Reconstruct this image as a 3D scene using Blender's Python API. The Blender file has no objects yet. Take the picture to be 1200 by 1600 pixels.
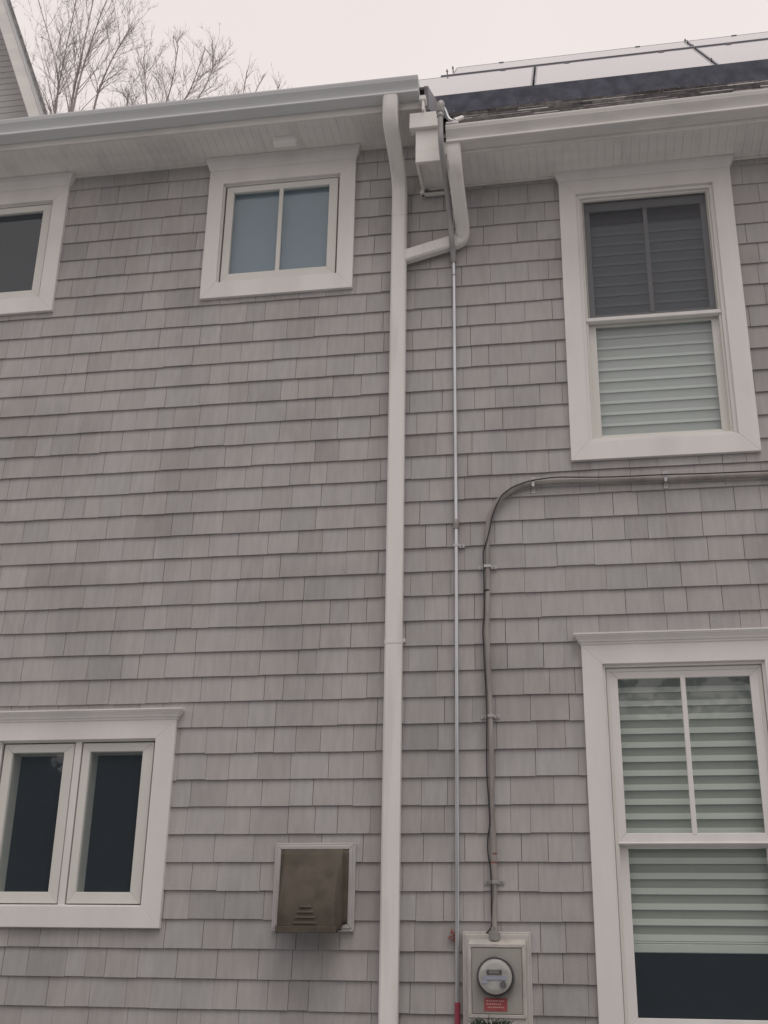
import bpy, bmesh, math, random
from mathutils import Vector, Matrix
R_ = math.radians
C = bpy.context.scene.collection
sc = bpy.context.scene
# ------------------------------------------------------------------ camera
YAW, PITCH, ROLL = R_(-9.8666), R_(22.1389), R_(1.0344)
fwd = Vector((math.sin(YAW)*math.cos(PITCH), math.cos(YAW)*math.cos(PITCH), math.sin(PITCH)))
rgt = Vector((math.cos(YAW), -math.sin(YAW), 0)); up = rgt.cross(fwd)
r2 = rgt*math.cos(ROLL) + up*math.sin(ROLL); u2 = -rgt*math.sin(ROLL) + up*math.cos(ROLL)
cam = bpy.data.cameras.new('camera'); co = bpy.data.objects.new('camera', cam); C.objects.link(co)
co.matrix_world = Matrix(((r2.x, u2.x, -fwd.x, 0), (r2.y, u2.y, -fwd.y, -6.159), (r2.z, u2.z, -fwd.z, 1.6), (0, 0, 0, 1)))
cam.sensor_fit = 'HORIZONTAL'; cam.sensor_width = 36; cam.lens = 1865.05/1200*36; cam.clip_end = 2000
sc.camera = co
# ------------------------------------------------------------------ world, sun, exposure
SUN_EL, SUN_AZ = R_(66), R_(150)          # a soft, high, veiled sun behind the viewer
w = bpy.data.worlds.new('World'); sc.world = w; w.use_nodes = True
nt = w.node_tree; nt.nodes.clear()
out = nt.nodes.new('ShaderNodeOutputWorld'); mixs = nt.nodes.new('ShaderNodeMixShader'); mixs.inputs[0].default_value = 0.93
b1 = nt.nodes.new('ShaderNodeBackground'); b1.inputs[1].default_value = 0.08
sky = nt.nodes.new('ShaderNodeTexSky'); sky.sky_type = 'NISHITA'; sky.sun_disc = False
sky.sun_elevation = SUN_EL; sky.sun_rotation = SUN_AZ
nt.links.new(sky.outputs[0], b1.inputs[0])
b2 = nt.nodes.new('ShaderNodeBackground')     # the cloud deck, thin variation in tone
tc = nt.nodes.new('ShaderNodeTexCoord'); nz = nt.nodes.new('ShaderNodeTexNoise'); nz.inputs['Scale'].default_value = 1.6; nz.inputs['Detail'].default_value = 3
cr = nt.nodes.new('ShaderNodeValToRGB')
cr.color_ramp.elements[0].position = .3; cr.color_ramp.elements[0].color = (.885, .805, .785, 1)
cr.color_ramp.elements[1].position = .7; cr.color_ramp.elements[1].color = (.965, .875, .85, 1)
nt.links.new(tc.outputs['Generated'], nz.inputs['Vector']); nt.links.new(nz.outputs[0], cr.inputs[0]); nt.links.new(cr.outputs[0], b2.inputs[0])
nt.links.new(b1.outputs[0], mixs.inputs[1]); nt.links.new(b2.outputs[0], mixs.inputs[2]); nt.links.new(mixs.outputs[0], out.inputs[0])
sl = bpy.data.lights.new('sun', 'SUN'); sl.energy = 1.0; sl.angle = R_(30); sl.color = (1, .95, .9)
so = bpy.data.objects.new('sun', sl); C.objects.link(so)
sd = Vector((math.sin(SUN_AZ)*math.cos(SUN_EL), math.cos(SUN_AZ)*math.cos(SUN_EL), math.sin(SUN_EL)))
so.rotation_euler = sd.to_track_quat('Z', 'Y').to_euler()
sc.view_settings.view_transform = 'Standard'; sc.view_settings.look = 'None'; sc.view_settings.exposure = 0.0; sc.view_settings.gamma = 1

# ------------------------------------------------------------------ materials
def mat(name, col, rough=.7, metal=0., spec=.5, noise=0., nscale=(6, 6, 6), bump=0., bscale=40, coat=0., attr=None, dirt=None):
    m = bpy.data.materials.new(name); m.use_nodes = True; t = m.node_tree; p = t.nodes['Principled BSDF']
    p.inputs['Base Color'].default_value = (*col, 1); p.inputs['Roughness'].default_value = rough
    p.inputs['Metallic'].default_value = metal; p.inputs['Specular IOR Level'].default_value = spec
    p.inputs['Coat Weight'].default_value = coat
    tc = t.nodes.new('ShaderNodeTexCoord'); last = None
    def noise_mul(scale_vec, amt, detail=5, prev=None, lo=.35, hi=.65):
        mp = t.nodes.new('ShaderNodeMapping'); mp.inputs['Scale'].default_value = scale_vec
        n = t.nodes.new('ShaderNodeTexNoise'); n.inputs['Scale'].default_value = 1; n.inputs['Detail'].default_value = detail
        t.links.new(tc.outputs['Object'], mp.inputs[0]); t.links.new(mp.outputs[0], n.inputs['Vector'])
        mr = t.nodes.new('ShaderNodeMapRange'); mr.inputs['From Min'].default_value = lo; mr.inputs['From Max'].default_value = hi
        mr.inputs['To Min'].default_value = 1-amt; mr.inputs['To Max'].default_value = 1+amt*.6
        t.links.new(n.outputs[0], mr.inputs[0])
        mx = t.nodes.new('ShaderNodeMix'); mx.data_type = 'RGBA'; mx.blend_type = 'MULTIPLY'; mx.inputs[0].default_value = 1
        cb = t.nodes.new('ShaderNodeCombineColor')
        for i in range(3): t.links.new(mr.outputs[0], cb.inputs[i])
        if prev is None: mx.inputs[6].default_value = (*col, 1)
        else: t.links.new(prev, mx.inputs[6])
        t.links.new(cb.outputs[0], mx.inputs[7]); return mx.outputs[2]
    if noise: last = noise_mul(nscale, noise)
    if dirt:
        last = noise_mul(dirt[0], dirt[1], 7, last, .42, .5)
    if attr:
        a = t.nodes.new('ShaderNodeAttribute'); a.attribute_name = attr; a.attribute_type = 'GEOMETRY'
        mx = t.nodes.new('ShaderNodeMix'); mx.data_type = 'RGBA'; mx.blend_type = 'MULTIPLY'; mx.inputs[0].default_value = 1
        if last is None: mx.inputs[6].default_value = (*col, 1)
        else: t.links.new(last, mx.inputs[6])
        t.links.new(a.outputs['Color'], mx.inputs[7]); last = mx.outputs[2]
    if last is not None: t.links.new(last, p.inputs['Base Color'])
    if bump:
        n = t.nodes.new('ShaderNodeTexNoise'); n.inputs['Scale'].default_value = bscale; n.inputs['Detail'].default_value = 6
        t.links.new(tc.outputs['Object'], n.inputs['Vector'])
        b = t.nodes.new('ShaderNodeBump'); b.inputs['Strength'].default_value = bump; b.inputs['Distance'].default_value = .004
        t.links.new(n.outputs[0], b.inputs['Height']); t.links.new(b.outputs[0], p.inputs['Normal'])
    return m
M = {}
M['shingle'] = mat('cedar_shingle_stain', (.405, .390, .385), .85, spec=.25, noise=.06, nscale=(38, 38, 6), bump=.3, bscale=120, attr='tone', dirt=((1.6, 1.6, .9), .07))
M['trim'] = mat('painted_trim', (.715, .695, .68), .55, noise=.04, nscale=(7, 7, 1.3), dirt=((3, 3, 2), .025), bump=.08, bscale=60)
M['white_plastic'] = mat('white_plastic', (.86, .85, .83), .4)
M['sash'] = mat('vinyl_sash', (.66, .65, .61), .5, noise=.04, nscale=(4, 4, 2))
M['soffit'] = mat('vinyl_soffit', (.735, .715, .69), .6, noise=.05, nscale=(1.4, 9, 9), dirt=((9, 2, 3), .05))
M['gutter_cool'] = mat('white_aluminium_gutter', (.655, .665, .675), .4, noise=.05, nscale=(.8, 6, 9))
M['gutter'] = mat('warm_white_gutter', (.71, .695, .665), .45, noise=.06, nscale=(1.2, 6, 9), dirt=((2.5, 8, 8), .05))
M['downspout'] = mat('downspout_paint', (.69, .675, .65), .45, noise=.05, nscale=(5, 5, .9), dirt=((9, 9, .8), .06))
M['galv'] = mat('galvanised_steel', (.56, .58, .60), .32, metal=.75, noise=.12, nscale=(9, 9, 3))
M['flex'] = mat('grey_flex_jacket', (.31, .31, .31), .5, noise=.1)
M['fitting'] = mat('cast_fitting', (.30, .29, .28), .45, metal=.4, noise=.15, nscale=(20, 20, 20))
M['cable'] = mat('weathered_cable', (.27, .25, .235), .65, noise=.22, nscale=(8, 8, 3), dirt=((20, 20, 5), .10))
M['black'] = mat('black_rubber', (.025, .025, .03), .6)
M['strap'] = mat('zinc_strap', (.46, .46, .46), .35, metal=.5)
M['asphalt_shingle'] = mat('asphalt_roof_shingle', (.30, .295, .295), .95, spec=.2, noise=.3, nscale=(30, 30, 30), bump=.8, bscale=250, attr='tone')
M['roofdeck'] = mat('roof_felt', (.05, .05, .055), .9)
M['skirt'] = mat('dark_array_skirt', (.075, .08, .105), .75, spec=.2, noise=.3, nscale=(12, 12, 12), bump=.4, bscale=60)
M['pvframe'] = mat('dark_anodised_frame', (.30, .295, .325), .5, metal=.1)
M['pv'] = mat('solar_glass', (.02, .025, .05), .26, spec=.5, coat=1.)
M['hood'] = mat('brown_plastic_hood', (.085, .071, .054), .8, noise=.16, nscale=(14, 14, 14), bump=.25, bscale=160, dirt=((9, 9, 5), .12))
M['hooddark'] = mat('hood_inner_shade', (.012, .012, .016), .8)
M['ventframe'] = mat('weathered_grey_block', (.46, .445, .44), .6, noise=.06, nscale=(14, 14, 14))
M['meterboard'] = mat('weathered_board_paint', (.50, .475, .455), .6, noise=.07, nscale=(6, 6, 6), dirt=((7, 7, 7), .05))
M['meterbox'] = mat('grey_meter_enamel', (.47, .445, .41), .42, noise=.09, nscale=(9, 9, 9), dirt=((12, 12, 9), .07))
M['metercover'] = mat('grey_meter_cover', (.36, .345, .32), .4, noise=.09, nscale=(8, 8, 8))
M['ring'] = mat('meter_ring', (.16, .16, .16), .3, metal=.7)
M['face'] = mat('meter_face', (.42, .42, .40), .5, noise=.08, nscale=(30, 30, 30))
M['face_dark'] = mat('meter_window', (.10, .10, .11), .4)
M['face_blue'] = mat('meter_band', (.36, .38, .47), .5)
M['red'] = mat('faded_red_label', (.40, .09, .095), .55, noise=.12, nscale=(40, 40, 40))
M['redtext'] = mat('label_print', (.72, .42, .38), .6)
M['redpipe'] = mat('red_tape', (.33, .055, .085), .45, noise=.1, nscale=(30, 30, 30))
M['bark'] = mat('hazed_grey_bark', (.33, .29, .28), .9, noise=.25, nscale=(4, 4, 1.5))  # bark colour lightened to imitate haze over the distant twigs
M['interior'] = mat('dark_room_shade', (.05, .055, .06), .9)  # near-black colour stands in for the darkness of the unlit rooms
M['ground'] = mat('pale_bounce_ground', (.36, .37, .375), .95, noise=.35, nscale=(.8, .8, .8), bump=.6, bscale=20)  # ground out of view, made pale to bounce light up under the eaves
M['needle'] = mat('evergreen_needles', (.035, .055, .032), .7, noise=.4, nscale=(25, 25, 25))
M['hedge'] = mat('added_evergreen_foliage', (.07, .085, .075), .8, noise=.5, nscale=(.7, .7, .7))
M['leaf'] = mat('dead_leaves', (.20, .14, .115), .9, noise=.4, nscale=(30, 30, 30))
M['redleaf'] = mat('dry_red_leaf', (.22, .075, .06), .8, noise=.3, nscale=(60, 60, 60))
M['blind'] = mat('shade_fabric', (.80, .81, .76), .85)
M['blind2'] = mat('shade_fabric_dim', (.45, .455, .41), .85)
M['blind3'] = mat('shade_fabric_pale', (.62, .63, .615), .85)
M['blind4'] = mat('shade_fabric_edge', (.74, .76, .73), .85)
M['blind_b'] = mat('bluish_roller_shade', (.29, .37, .45), .8, noise=.03, nscale=(3, 3, 3))
M['clap'] = mat('neighbour_siding', (.30, .32, .35), .8, noise=.08, nscale=(3, 3, 3))
M['gablewall'] = mat('gable_siding', (.44, .435, .435), .75, noise=.05, nscale=(3, 3, 3))
def glassmat(name, tint=(.965, .985, .975), f=1.0, wob=.18, haze=0., hcol=(.3, .3, .3)):
    m = bpy.data.materials.new(name); m.use_nodes = True; t = m.node_tree; t.nodes.clear()
    o = t.nodes.new('ShaderNodeOutputMaterial'); tr = t.nodes.new('ShaderNodeBsdfTransparent'); tr.inputs[0].default_value = (*tint, 1)
    gl = t.nodes.new('ShaderNodeBsdfGlossy'); gl.inputs['Roughness'].default_value = .02; gl.inputs['Color'].default_value = (f, f, f, 1)
    fr = t.nodes.new('ShaderNodeFresnel'); fr.inputs[0].default_value = 1.5
    n = t.nodes.new('ShaderNodeTexNoise'); n.inputs['Scale'].default_value = 3.5; n.inputs['Detail'].default_value = 1
    tc = t.nodes.new('ShaderNodeTexCoord'); t.links.new(tc.outputs['Object'], n.inputs['Vector'])
    b = t.nodes.new('ShaderNodeBump'); b.inputs['Strength'].default_value = wob; b.inputs['Distance'].default_value = .003
    t.links.new(n.outputs[0], b.inputs['Height']); t.links.new(b.outputs[0], gl.inputs['Normal'])
    ge = t.nodes.new('ShaderNodeNewGeometry'); sb = t.nodes.new('ShaderNodeMath'); sb.operation = 'SUBTRACT'; sb.inputs[0].default_value = 1.5
    t.links.new(ge.outputs['Backfacing'], sb.inputs[1]); 
    mu = t.nodes.new('ShaderNodeMath'); mu.operation = 'MULTIPLY'; mu.use_clamp = True
    gt = t.nodes.new('ShaderNodeMath'); gt.operation = 'GREATER_THAN'; gt.inputs[1].default_value = 1.0; t.links.new(sb.outputs[0], gt.inputs[0])
    m15 = t.nodes.new('ShaderNodeMath'); m15.operation = 'MULTIPLY'; m15.inputs[1].default_value = 1.4; t.links.new(gt.outputs[0], m15.inputs[0])
    t.links.new(fr.outputs[0], mu.inputs[0]); t.links.new(m15.outputs[0], mu.inputs[1])
    mx = t.nodes.new('ShaderNodeMixShader'); t.links.new(mu.outputs[0], mx.inputs[0]); t.links.new(tr.outputs[0], mx.inputs[1]); t.links.new(gl.outputs[0], mx.inputs[2])
    last = mx.outputs[0]
    if haze:
        df = t.nodes.new('ShaderNodeBsdfDiffuse'); df.inputs[0].default_value = (*hcol, 1)
        m2 = t.nodes.new('ShaderNodeMixShader'); m2.inputs[0].default_value = haze
        t.links.new(last, m2.inputs[1]); t.links.new(df.outputs[0], m2.inputs[2]); last = m2.outputs[0]
    t.links.new(last, o.inputs[0]); return m
M['glass'] = glassmat('window_glass', haze=.10, hcol=(.20, .25, .30))  # bluish diffuse veil mixed into the glass to lift the dark panes
M['screen'] = glassmat('insect_screen', (.77, .78, .80), .3, haze=.12, hcol=(.20, .20, .22))
M['dome'] = glassmat('meter_dome_glass', (.96, .96, .96), 1, 0)

# ------------------------------------------------------------------ mesh helpers
class MB:
    def __init__(s): s.v = []; s.f = []; s.tone = []; s.mi = []
    def face(s, idx, t=1., mi=0): s.f.append(idx); s.tone.append(t); s.mi.append(mi)
    def box(s, x0, x1, y0, y1, z0, z1, t=1., mi=0):
        b = len(s.v)
        s.v += [(x0,y0,z0),(x1,y0,z0),(x1,y1,z0),(x0,y1,z0),(x0,y0,z1),(x1,y0,z1),(x1,y1,z1),(x0,y1,z1)]
        for q in ((0,3,2,1),(4,5,6,7),(0,1,5,4),(1,2,6,5),(2,3,7,6),(3,0,4,7)): s.face([b+i for i in q], t, mi)
    def hexa(s, pts, t=1., mi=0):
        b = len(s.v); s.v += [tuple(p) for p in pts]
        for q in ((0,3,2,1),(4,5,6,7),(0,1,5,4),(1,2,6,5),(2,3,7,6),(3,0,4,7)): s.face([b+i for i in q], t, mi)
    def ring(s, x0, x1, z0, z1, a, y0, y1, mi=0, top=None, bot=None):   # rectangular picture-frame ring, mitred
        at = a if top is None else top; ab = a if bot is None else bot
        O = [(x0,z0),(x1,z0),(x1,z1),(x0,z1)]; I = [(x0+a,z0+ab),(x1-a,z0+ab),(x1-a,z1-at),(x0+a,z1-at)]
        for k in range(4):
            j = (k+1) % 4
            s.hexa([(O[k][0],y0,O[k][1]),(O[j][0],y0,O[j][1]),(I[j][0],y0,I[j][1]),(I[k][0],y0,I[k][1]),
                    (O[k][0],y1,O[k][1]),(O[j][0],y1,O[j][1]),(I[j][0],y1,I[j][1]),(I[k][0],y1,I[k][1])], 1, mi)
    def loft(s, rings, caps=True, t=1., mi=0, closed=True):
        b = len(s.v); n = len(rings[0])
        for r in rings: s.v += [tuple(p) for p in r]
        for k in range(len(rings)-1):
            for i in range(n if closed else n-1):
                j = (i+1) % n
                s.face([b+k*n+i, b+k*n+j, b+(k+1)*n+j, b+(k+1)*n+i], t, mi)
        if caps:
            s.face([b+i for i in range(n)][::-1], t, mi); s.face([b+(len(rings)-1)*n+i for i in range(n)], t, mi)
    def tube(s, pts, rad, n=10, t=1., mi=0, flat=1.):
        pts = [Vector(p) for p in pts]; rings = []
        ref = None
        for k, p in enumerate(pts):
            d = (pts[min(k+1, len(pts)-1)] - pts[max(k-1, 0)]).normalized()
            if ref is None: ref = d.orthogonal().normalized()
            ref = (ref - d*ref.dot(d)).normalized(); bi = d.cross(ref)
            r = rad[k] if isinstance(rad, (list, tuple)) else rad
            rings.append([p + (ref*math.cos(a)+bi*math.sin(a))*r for a in [2*math.pi*i/n for i in range(n)]])
        s.loft(rings, True, t, mi)
    def build(s, name, m, parent=None, bevel=0., smooth=False, tone=False):
        me = bpy.data.meshes.new(name); me.from_pydata(s.v, [], s.f)
        ms = m if isinstance(m, (list, tuple)) else [m]
        for k in ms: me.materials.append(M[k])
        me.polygons.foreach_set('material_index', s.mi)
        bm = bmesh.new(); bm.from_mesh(me)
        if tone:
            lay = bm.faces.layers.int.new('fi'); bm.faces.ensure_lookup_table()
            for i, f in enumerate(bm.faces): f[lay] = i
        bmesh.ops.recalc_face_normals(bm, faces=bm.faces)
        if bevel:
            es = [e for e in bm.edges if len(e.link_faces) == 2 and e.calc_face_angle(0) > .5]
            bmesh.ops.bevel(bm, geom=es, offset=bevel, segments=1, affect='EDGES', clamp_overlap=True)
        bm.to_mesh(me); bm.free()
        if tone:
            at = me.attributes.new('tone', 'FLOAT_COLOR', 'FACE')
            fi = me.attributes['fi'].data
            for i in range(len(me.polygons)):
                q = s.tone[fi[i].value]
                if not isinstance(q, tuple): q = (q, q, q)
                at.data[i].color = (*q, 1)
        if smooth:
            for p in me.polygons: p.use_smooth = True
            me.set_sharp_from_angle(angle=R_(40))
        o = bpy.data.objects.new(name, me); C.objects.link(o)
        if parent: o.parent = parent
        return o
def tag(o, label=None, cat=None, group=None, kind=None):
    for k, v in (('label', label), ('category', cat), ('group', group), ('kind', kind)):
        if v: o[k] = v
    return o
def thing(name, label, cat, loc=(0, 0, 0), group=None):
    o = bpy.data.objects.new(name, None); C.objects.link(o); o.location = loc; o.empty_display_size = .1
    return tag(o, label, cat, group)
def shift(o, loc):      # parts are modelled in world metres; re-origin them under the thing's base
    for ch in o.children: ch.location = -Vector(loc)
def catmull(pts, n=6):
    P = [Vector(p) for p in pts]; P = [P[0]*2-P[1]] + P + [P[-1]*2-P[-2]]; o = []
    for k in range(1, len(P)-2):
        a, b, c, d = P[k-1:k+3]
        for i in range(n):
            t = i/n
            o.append(.5*((2*b)+(c-a)*t+(2*a-5*b+4*c-d)*t*t+(3*b-a-3*c+d)*t**3))
    o.append(P[-2]); return o
def box_sweep(mb, pts, wd, dp, chf=.006):     # rectangular pipe swept along a path, its broad side facing the street
    pts = [Vector(p) for p in pts]; rings = []
    for k, p in enumerate(pts):
        d = (pts[min(k+1, len(pts)-1)] - pts[max(k-1, 0)]).normalized()
        W = d.cross(Vector((0, 1, 0))).normalized(); D = d.cross(W).normalized()
        a, b, c = wd/2, dp/2, chf
        rings.append([p+W*x+D*y for x, y in ((-a+c,-b),(a-c,-b),(a,-b+c),(a,b-c),(a-c,b),(-a+c,b),(-a,b-c),(-a,-b+c))])
    mb.loft(rings)

E0 = .14; ZN = lambda n: 1.6 + (34.528-n)*E0
random.seed(7)
# ------------------------------------------------------------------ ground
gm = MB(); gm.v = [(-400,-400,0),(400,-400,0),(400,400,0),(-400,400,0)]; gm.face([0,1,2,3])
tag(gm.build('ground', 'ground'), kind='structure')

# unseen evergreens added behind the viewer to block the low sky and darken the panes
hb = MB(); hr = random.Random(3)
for k in range(34):    # solid blocks added inside the evergreens to stop daylight low down
    x = -20+k; tp = 5.7 + .35*math.sin(x*.9) + .25*math.sin(x*2.3+1); hb.loft([[(x-.9,-14.2,0),(x+.9,-14.2,0),(x+.9,-13.5,0),(x-.9,-13.5,0)],[(x-.8,-14.1,tp*.8),(x+.8,-14.1,tp*.8),(x+.8,-13.6,tp*.8),(x-.8,-13.6,tp*.8)],[(x-.55,-13.9,tp),(x+.55,-13.9,tp),(x+.55,-13.8,tp),(x-.55,-13.8,tp)]])
for k in range(30000):
    x = hr.uniform(-20, 14); top = 6.1 + .6*math.sin(x*.9) + .6*math.sin(x*2.3+1) + .5*math.sin(x*5.1)
    z = top*hr.random()**.75; y = -13.0 + hr.gauss(0, .8)*(1.15-z/10)
    a = Vector((hr.gauss(0,1), hr.gauss(0,1), hr.gauss(0,1))).normalized(); b = a.orthogonal().normalized(); q = len(hb.v); c = Vector((x, y, z)); rr = hr.uniform(.04, .14)
    hb.v += [tuple(c+a*rr), tuple(c+b*rr*.6), tuple(c-a*rr), tuple(c-b*rr*.6)]; hb.face([q,q+1,q+2,q+3])
tag(hb.build('added_evergreens', 'hedge'), kind='stuff')
# ------------------------------------------------------------------ the house
house = thing('house', 'grey cedar shingled two storey house with white trim, gutters and several windows', 'house')
XL, XR, XS = -6.2, 4.6, -.80          # wall ends, step between the two eaves
ZL = 6.69
def zR(x): return 6.335 + .012*(x-.6)
# window openings: casing outer rectangle, casing width sides/top/bottom
WINS = dict(ul=(-4.235,-3.245,5.632,6.60), mid=(-2.262,-1.290,5.630,6.60), ll=(-3.292,-2.185,1.907,2.975),
            ur=(-.013,1.008,4.386,6.272), lr=(-.007,1.012,1.33,3.323))
vent_rect = (-1.598,-1.181,1.901,2.326)
# wall sheathing with openings
wall = MB()
xs = sorted({XL, XS, XR, *[v for w_ in WINS.values() for v in (w_[0]+.05, w_[1]-.05)], vent_rect[0]+.05, vent_rect[1]-.05})
zs = sorted({0., 6.3, 6.69, *[v for w_ in WINS.values() for v in (w_[2]+.05, w_[3]-.05)], vent_rect[2]+.05, vent_rect[3]-.05})
holes = [(a+.05, b-.05, c+.05, d-.05) for a, b, c, d in WINS.values()]
def inr(x, z, r): return r[0] < x < r[1] and r[2] < z < r[3]
idx = {}
def vid(x, z):
    if (x, z) not in idx: idx[(x, z)] = len(wall.v); wall.v.append((x, 0, z))
    return idx[(x, z)]
for i in range(len(xs)-1):
    for j in range(len(zs)-1):
        cx, cz = (xs[i]+xs[i+1])/2, (zs[j]+zs[j+1])/2
        if any(inr(cx, cz, h) for h in holes): continue
        if cx > XS and cz > 6.3: continue
        wall.face([vid(xs[i], zs[j]), vid(xs[i+1], zs[j]), vid(xs[i+1], zs[j+1]), vid(xs[i], zs[j+1])])
wall.box(XL, XL+.02, 0.005, 8, 0, 6.6); wall.box(XR-.02, XR, 0.005, 8, 0, 6.3); wall.box(XL, XR, 7.98, 8.0, 0, 6.3)
wall.build('sheathing', 'roofdeck', house)
# shingles
sh = MB()
def sub_rect(rects, cut):
    o = []
    for a, b, c, d in rects:
        A, B, Cc, D = max(a, cut[0]), min(b, cut[1]), max(c, cut[2]), min(d, cut[3])
        if A >= B or Cc >= D: o.append((a, b, c, d)); continue
        if a < A: o.append((a, A, c, d))
        if B < b: o.append((B, b, c, d))
        if c < Cc: o.append((A, B, c, Cc))
        if D < d: o.append((A, B, D, d))
    return o
cuts = [(a+.012, b-.012, c+.012, d-.012) for a, b, c, d in WINS.values()] + [(vent_rect[0]+.02, vent_rect[1]-.02, vent_rect[2]+.02, vent_rect[3]-.02)]
widths = [.10, .12, .135, .15, .165, .18, .20, .215]
for n in range(-2, 43):
    z0 = ZN(n); x = XL + random.uniform(-.15, 0); drift = 0
    while x < XR:
        wd = random.choice(widths)*random.uniform(.95, 1.05)
        a, b = x, x+wd; x = b + random.uniform(.001, .0028)
        tn = random.choices([1., .98, .95, .91, .86], [5, 4, 3, 1.6, .5])[0]*random.uniform(.975, 1.025)
        hue = random.uniform(-.015, .015); t = (tn*(1+hue), tn, tn*(1-hue*.6))
        zb = z0 + random.gauss(0, .0011); th = .0125+random.uniform(-.001, .0015)
        zt = z0+E0+.012
        lim = ZL-.003 if (a+b)/2 < XS+.02 else zR((a+b)/2)-.003
        if n < 0 or zt > lim:
            if zb > lim-.01: continue
            zt = min(zt, lim)
        a = max(a, XL); b = min(b, XR)
        if b-a < .01: continue
        if a < XS < b and zt > 6.33: b = min(b, XS+.02)
        if b <= a: continue
        H = E0+.012
        for (p, q, c, d) in sub_rect([(a, b, zb, zt)], (0, 0, 0, 0)) if False else [(a, b, zb, zt)]:
            rs = [(p, q, c, d)]
            for ct in cuts: rs = sub_rect(rs, ct)
            for (p, q, c, d) in rs:
                if q-p < .004 or d-c < .004: continue
                y0 = -th + (c-zb)/H*(th-.0015); y1 = -th + (d-zb)/H*(th-.0015)
                sh.hexa([(p,y0,c),(q,y0,c),(q,-.0006,c),(p,-.0006,c),(p,y1,d),(q,y1,d),(q,-.0006,d),(p,-.0006,d)], t)
sh.build('shingle_siding', 'shingle', house, tone=True)
fnd = MB(); fnd.box(XL-.01, XR+.01, -.03, 0.02, -.2, ZN(42)+.01); fnd.build('foundation', 'meterboard', house, .004)

# --- windows
def crown(w, x0, x1, z0, prof, yb=0.0, yf=-.034):
    mb = MB(); rings = []
    for o_, dz in prof: rings.append([(x0-o_, yf-o_, z0+dz), (x1+o_, yf-o_, z0+dz), (x1+o_, yb, z0+dz), (x0-o_, yb, z0+dz)])
    mb.loft(rings); return mb.build('head_crown', 'trim', w)
def pane(w, x0, x1, z0, z1, y, m='glass', name='pane'):
    mb = MB(); mb.box(x0, x1, y, y+.004, z0, z1); return mb.build(name, m, w)
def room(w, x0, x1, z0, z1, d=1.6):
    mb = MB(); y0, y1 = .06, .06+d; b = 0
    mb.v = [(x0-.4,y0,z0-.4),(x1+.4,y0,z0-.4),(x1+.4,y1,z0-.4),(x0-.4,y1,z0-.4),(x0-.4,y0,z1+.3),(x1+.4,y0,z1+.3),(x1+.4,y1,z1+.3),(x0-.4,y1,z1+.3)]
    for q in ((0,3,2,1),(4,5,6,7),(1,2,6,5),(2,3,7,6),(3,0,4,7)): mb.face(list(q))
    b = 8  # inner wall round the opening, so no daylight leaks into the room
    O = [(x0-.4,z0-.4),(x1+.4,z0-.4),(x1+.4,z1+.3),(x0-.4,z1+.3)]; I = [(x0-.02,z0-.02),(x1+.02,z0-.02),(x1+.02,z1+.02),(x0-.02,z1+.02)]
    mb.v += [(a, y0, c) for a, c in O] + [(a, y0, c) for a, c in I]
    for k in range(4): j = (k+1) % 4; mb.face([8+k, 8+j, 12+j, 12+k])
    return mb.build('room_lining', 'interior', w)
def casing(label, x0, x1, z0, z1, ix0, ix1, iz0, iz1, yf=-.034):
    mb = MB()
    O = [(x0,z0),(x1,z0),(x1,z1),(x0,z1)]; I = [(ix0,iz0),(ix1,iz0),(ix1,iz1),(ix0,iz1)]
    for k in range(4):
        j = (k+1) % 4
        mb.hexa([(O[k][0],yf,O[k][1]),(O[j][0],yf,O[j][1]),(I[j][0],yf,I[j][1]),(I[k][0],yf,I[k][1]),
                 (O[k][0],-.002,O[k][1]),(O[j][0],-.002,O[j][1]),(I[j][0],-.002,I[j][1]),(I[k][0],-.002,I[k][1])])
    w = mb.build('window', 'trim', house, .0016); w['label'] = label
    return w
def sash(w, x0, x1, z0, z1, gx0, gx1, gz0, gz1, y0, y1, m='sash', name='sash'):
    mb = MB(); O = [(x0,z0),(x1,z0),(x1,z1),(x0,z1)]; I = [(gx0,gz0),(gx1,gz0),(gx1,gz1),(gx0,gz1)]; 
    for k in range(4):
        j = (k+1) % 4
        mb.hexa([(O[k][0],y0,O[k][1]),(O[j][0],y0,O[j][1]),(I[j][0],y0+.004,I[j][1]),(I[k][0],y0+.004,I[k][1]),
                 (O[k][0],y1,O[k][1]),(O[j][0],y1,O[j][1]),(I[j][0],y1,I[j][1]),(I[k][0],y1,I[k][1])])
    return mb.build(name, m, w, .002)
def jamb(w, x0, x1, z0, z1, a=.022, y0=-.012, y1=.06, m='trim'):
    mb = MB(); mb.ring(x0-.004, x1+.004, z0-.004, z1+.004, a, y0, y1); return mb.build('frame', m, w, .0015)
def bar(w, x0, x1, z0, z1, y0, y1, name='muntin', m='sash'):
    mb = MB(); mb.box(x0, x1, y0, y1, z0, z1); return mb.build(name, m, w, .003)
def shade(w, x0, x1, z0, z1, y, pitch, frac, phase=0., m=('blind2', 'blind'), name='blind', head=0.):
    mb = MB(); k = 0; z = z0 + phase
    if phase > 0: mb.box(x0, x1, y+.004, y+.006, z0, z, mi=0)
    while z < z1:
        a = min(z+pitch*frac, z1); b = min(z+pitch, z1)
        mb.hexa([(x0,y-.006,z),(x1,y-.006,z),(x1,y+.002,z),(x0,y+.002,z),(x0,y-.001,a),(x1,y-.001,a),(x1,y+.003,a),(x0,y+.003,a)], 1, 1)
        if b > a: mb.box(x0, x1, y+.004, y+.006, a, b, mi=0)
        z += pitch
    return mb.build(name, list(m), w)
CR_UP = [(0, 0), (.006, .012), (.012, .03), (.022, .055), (.027, .075), (.029, .082)]
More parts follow.
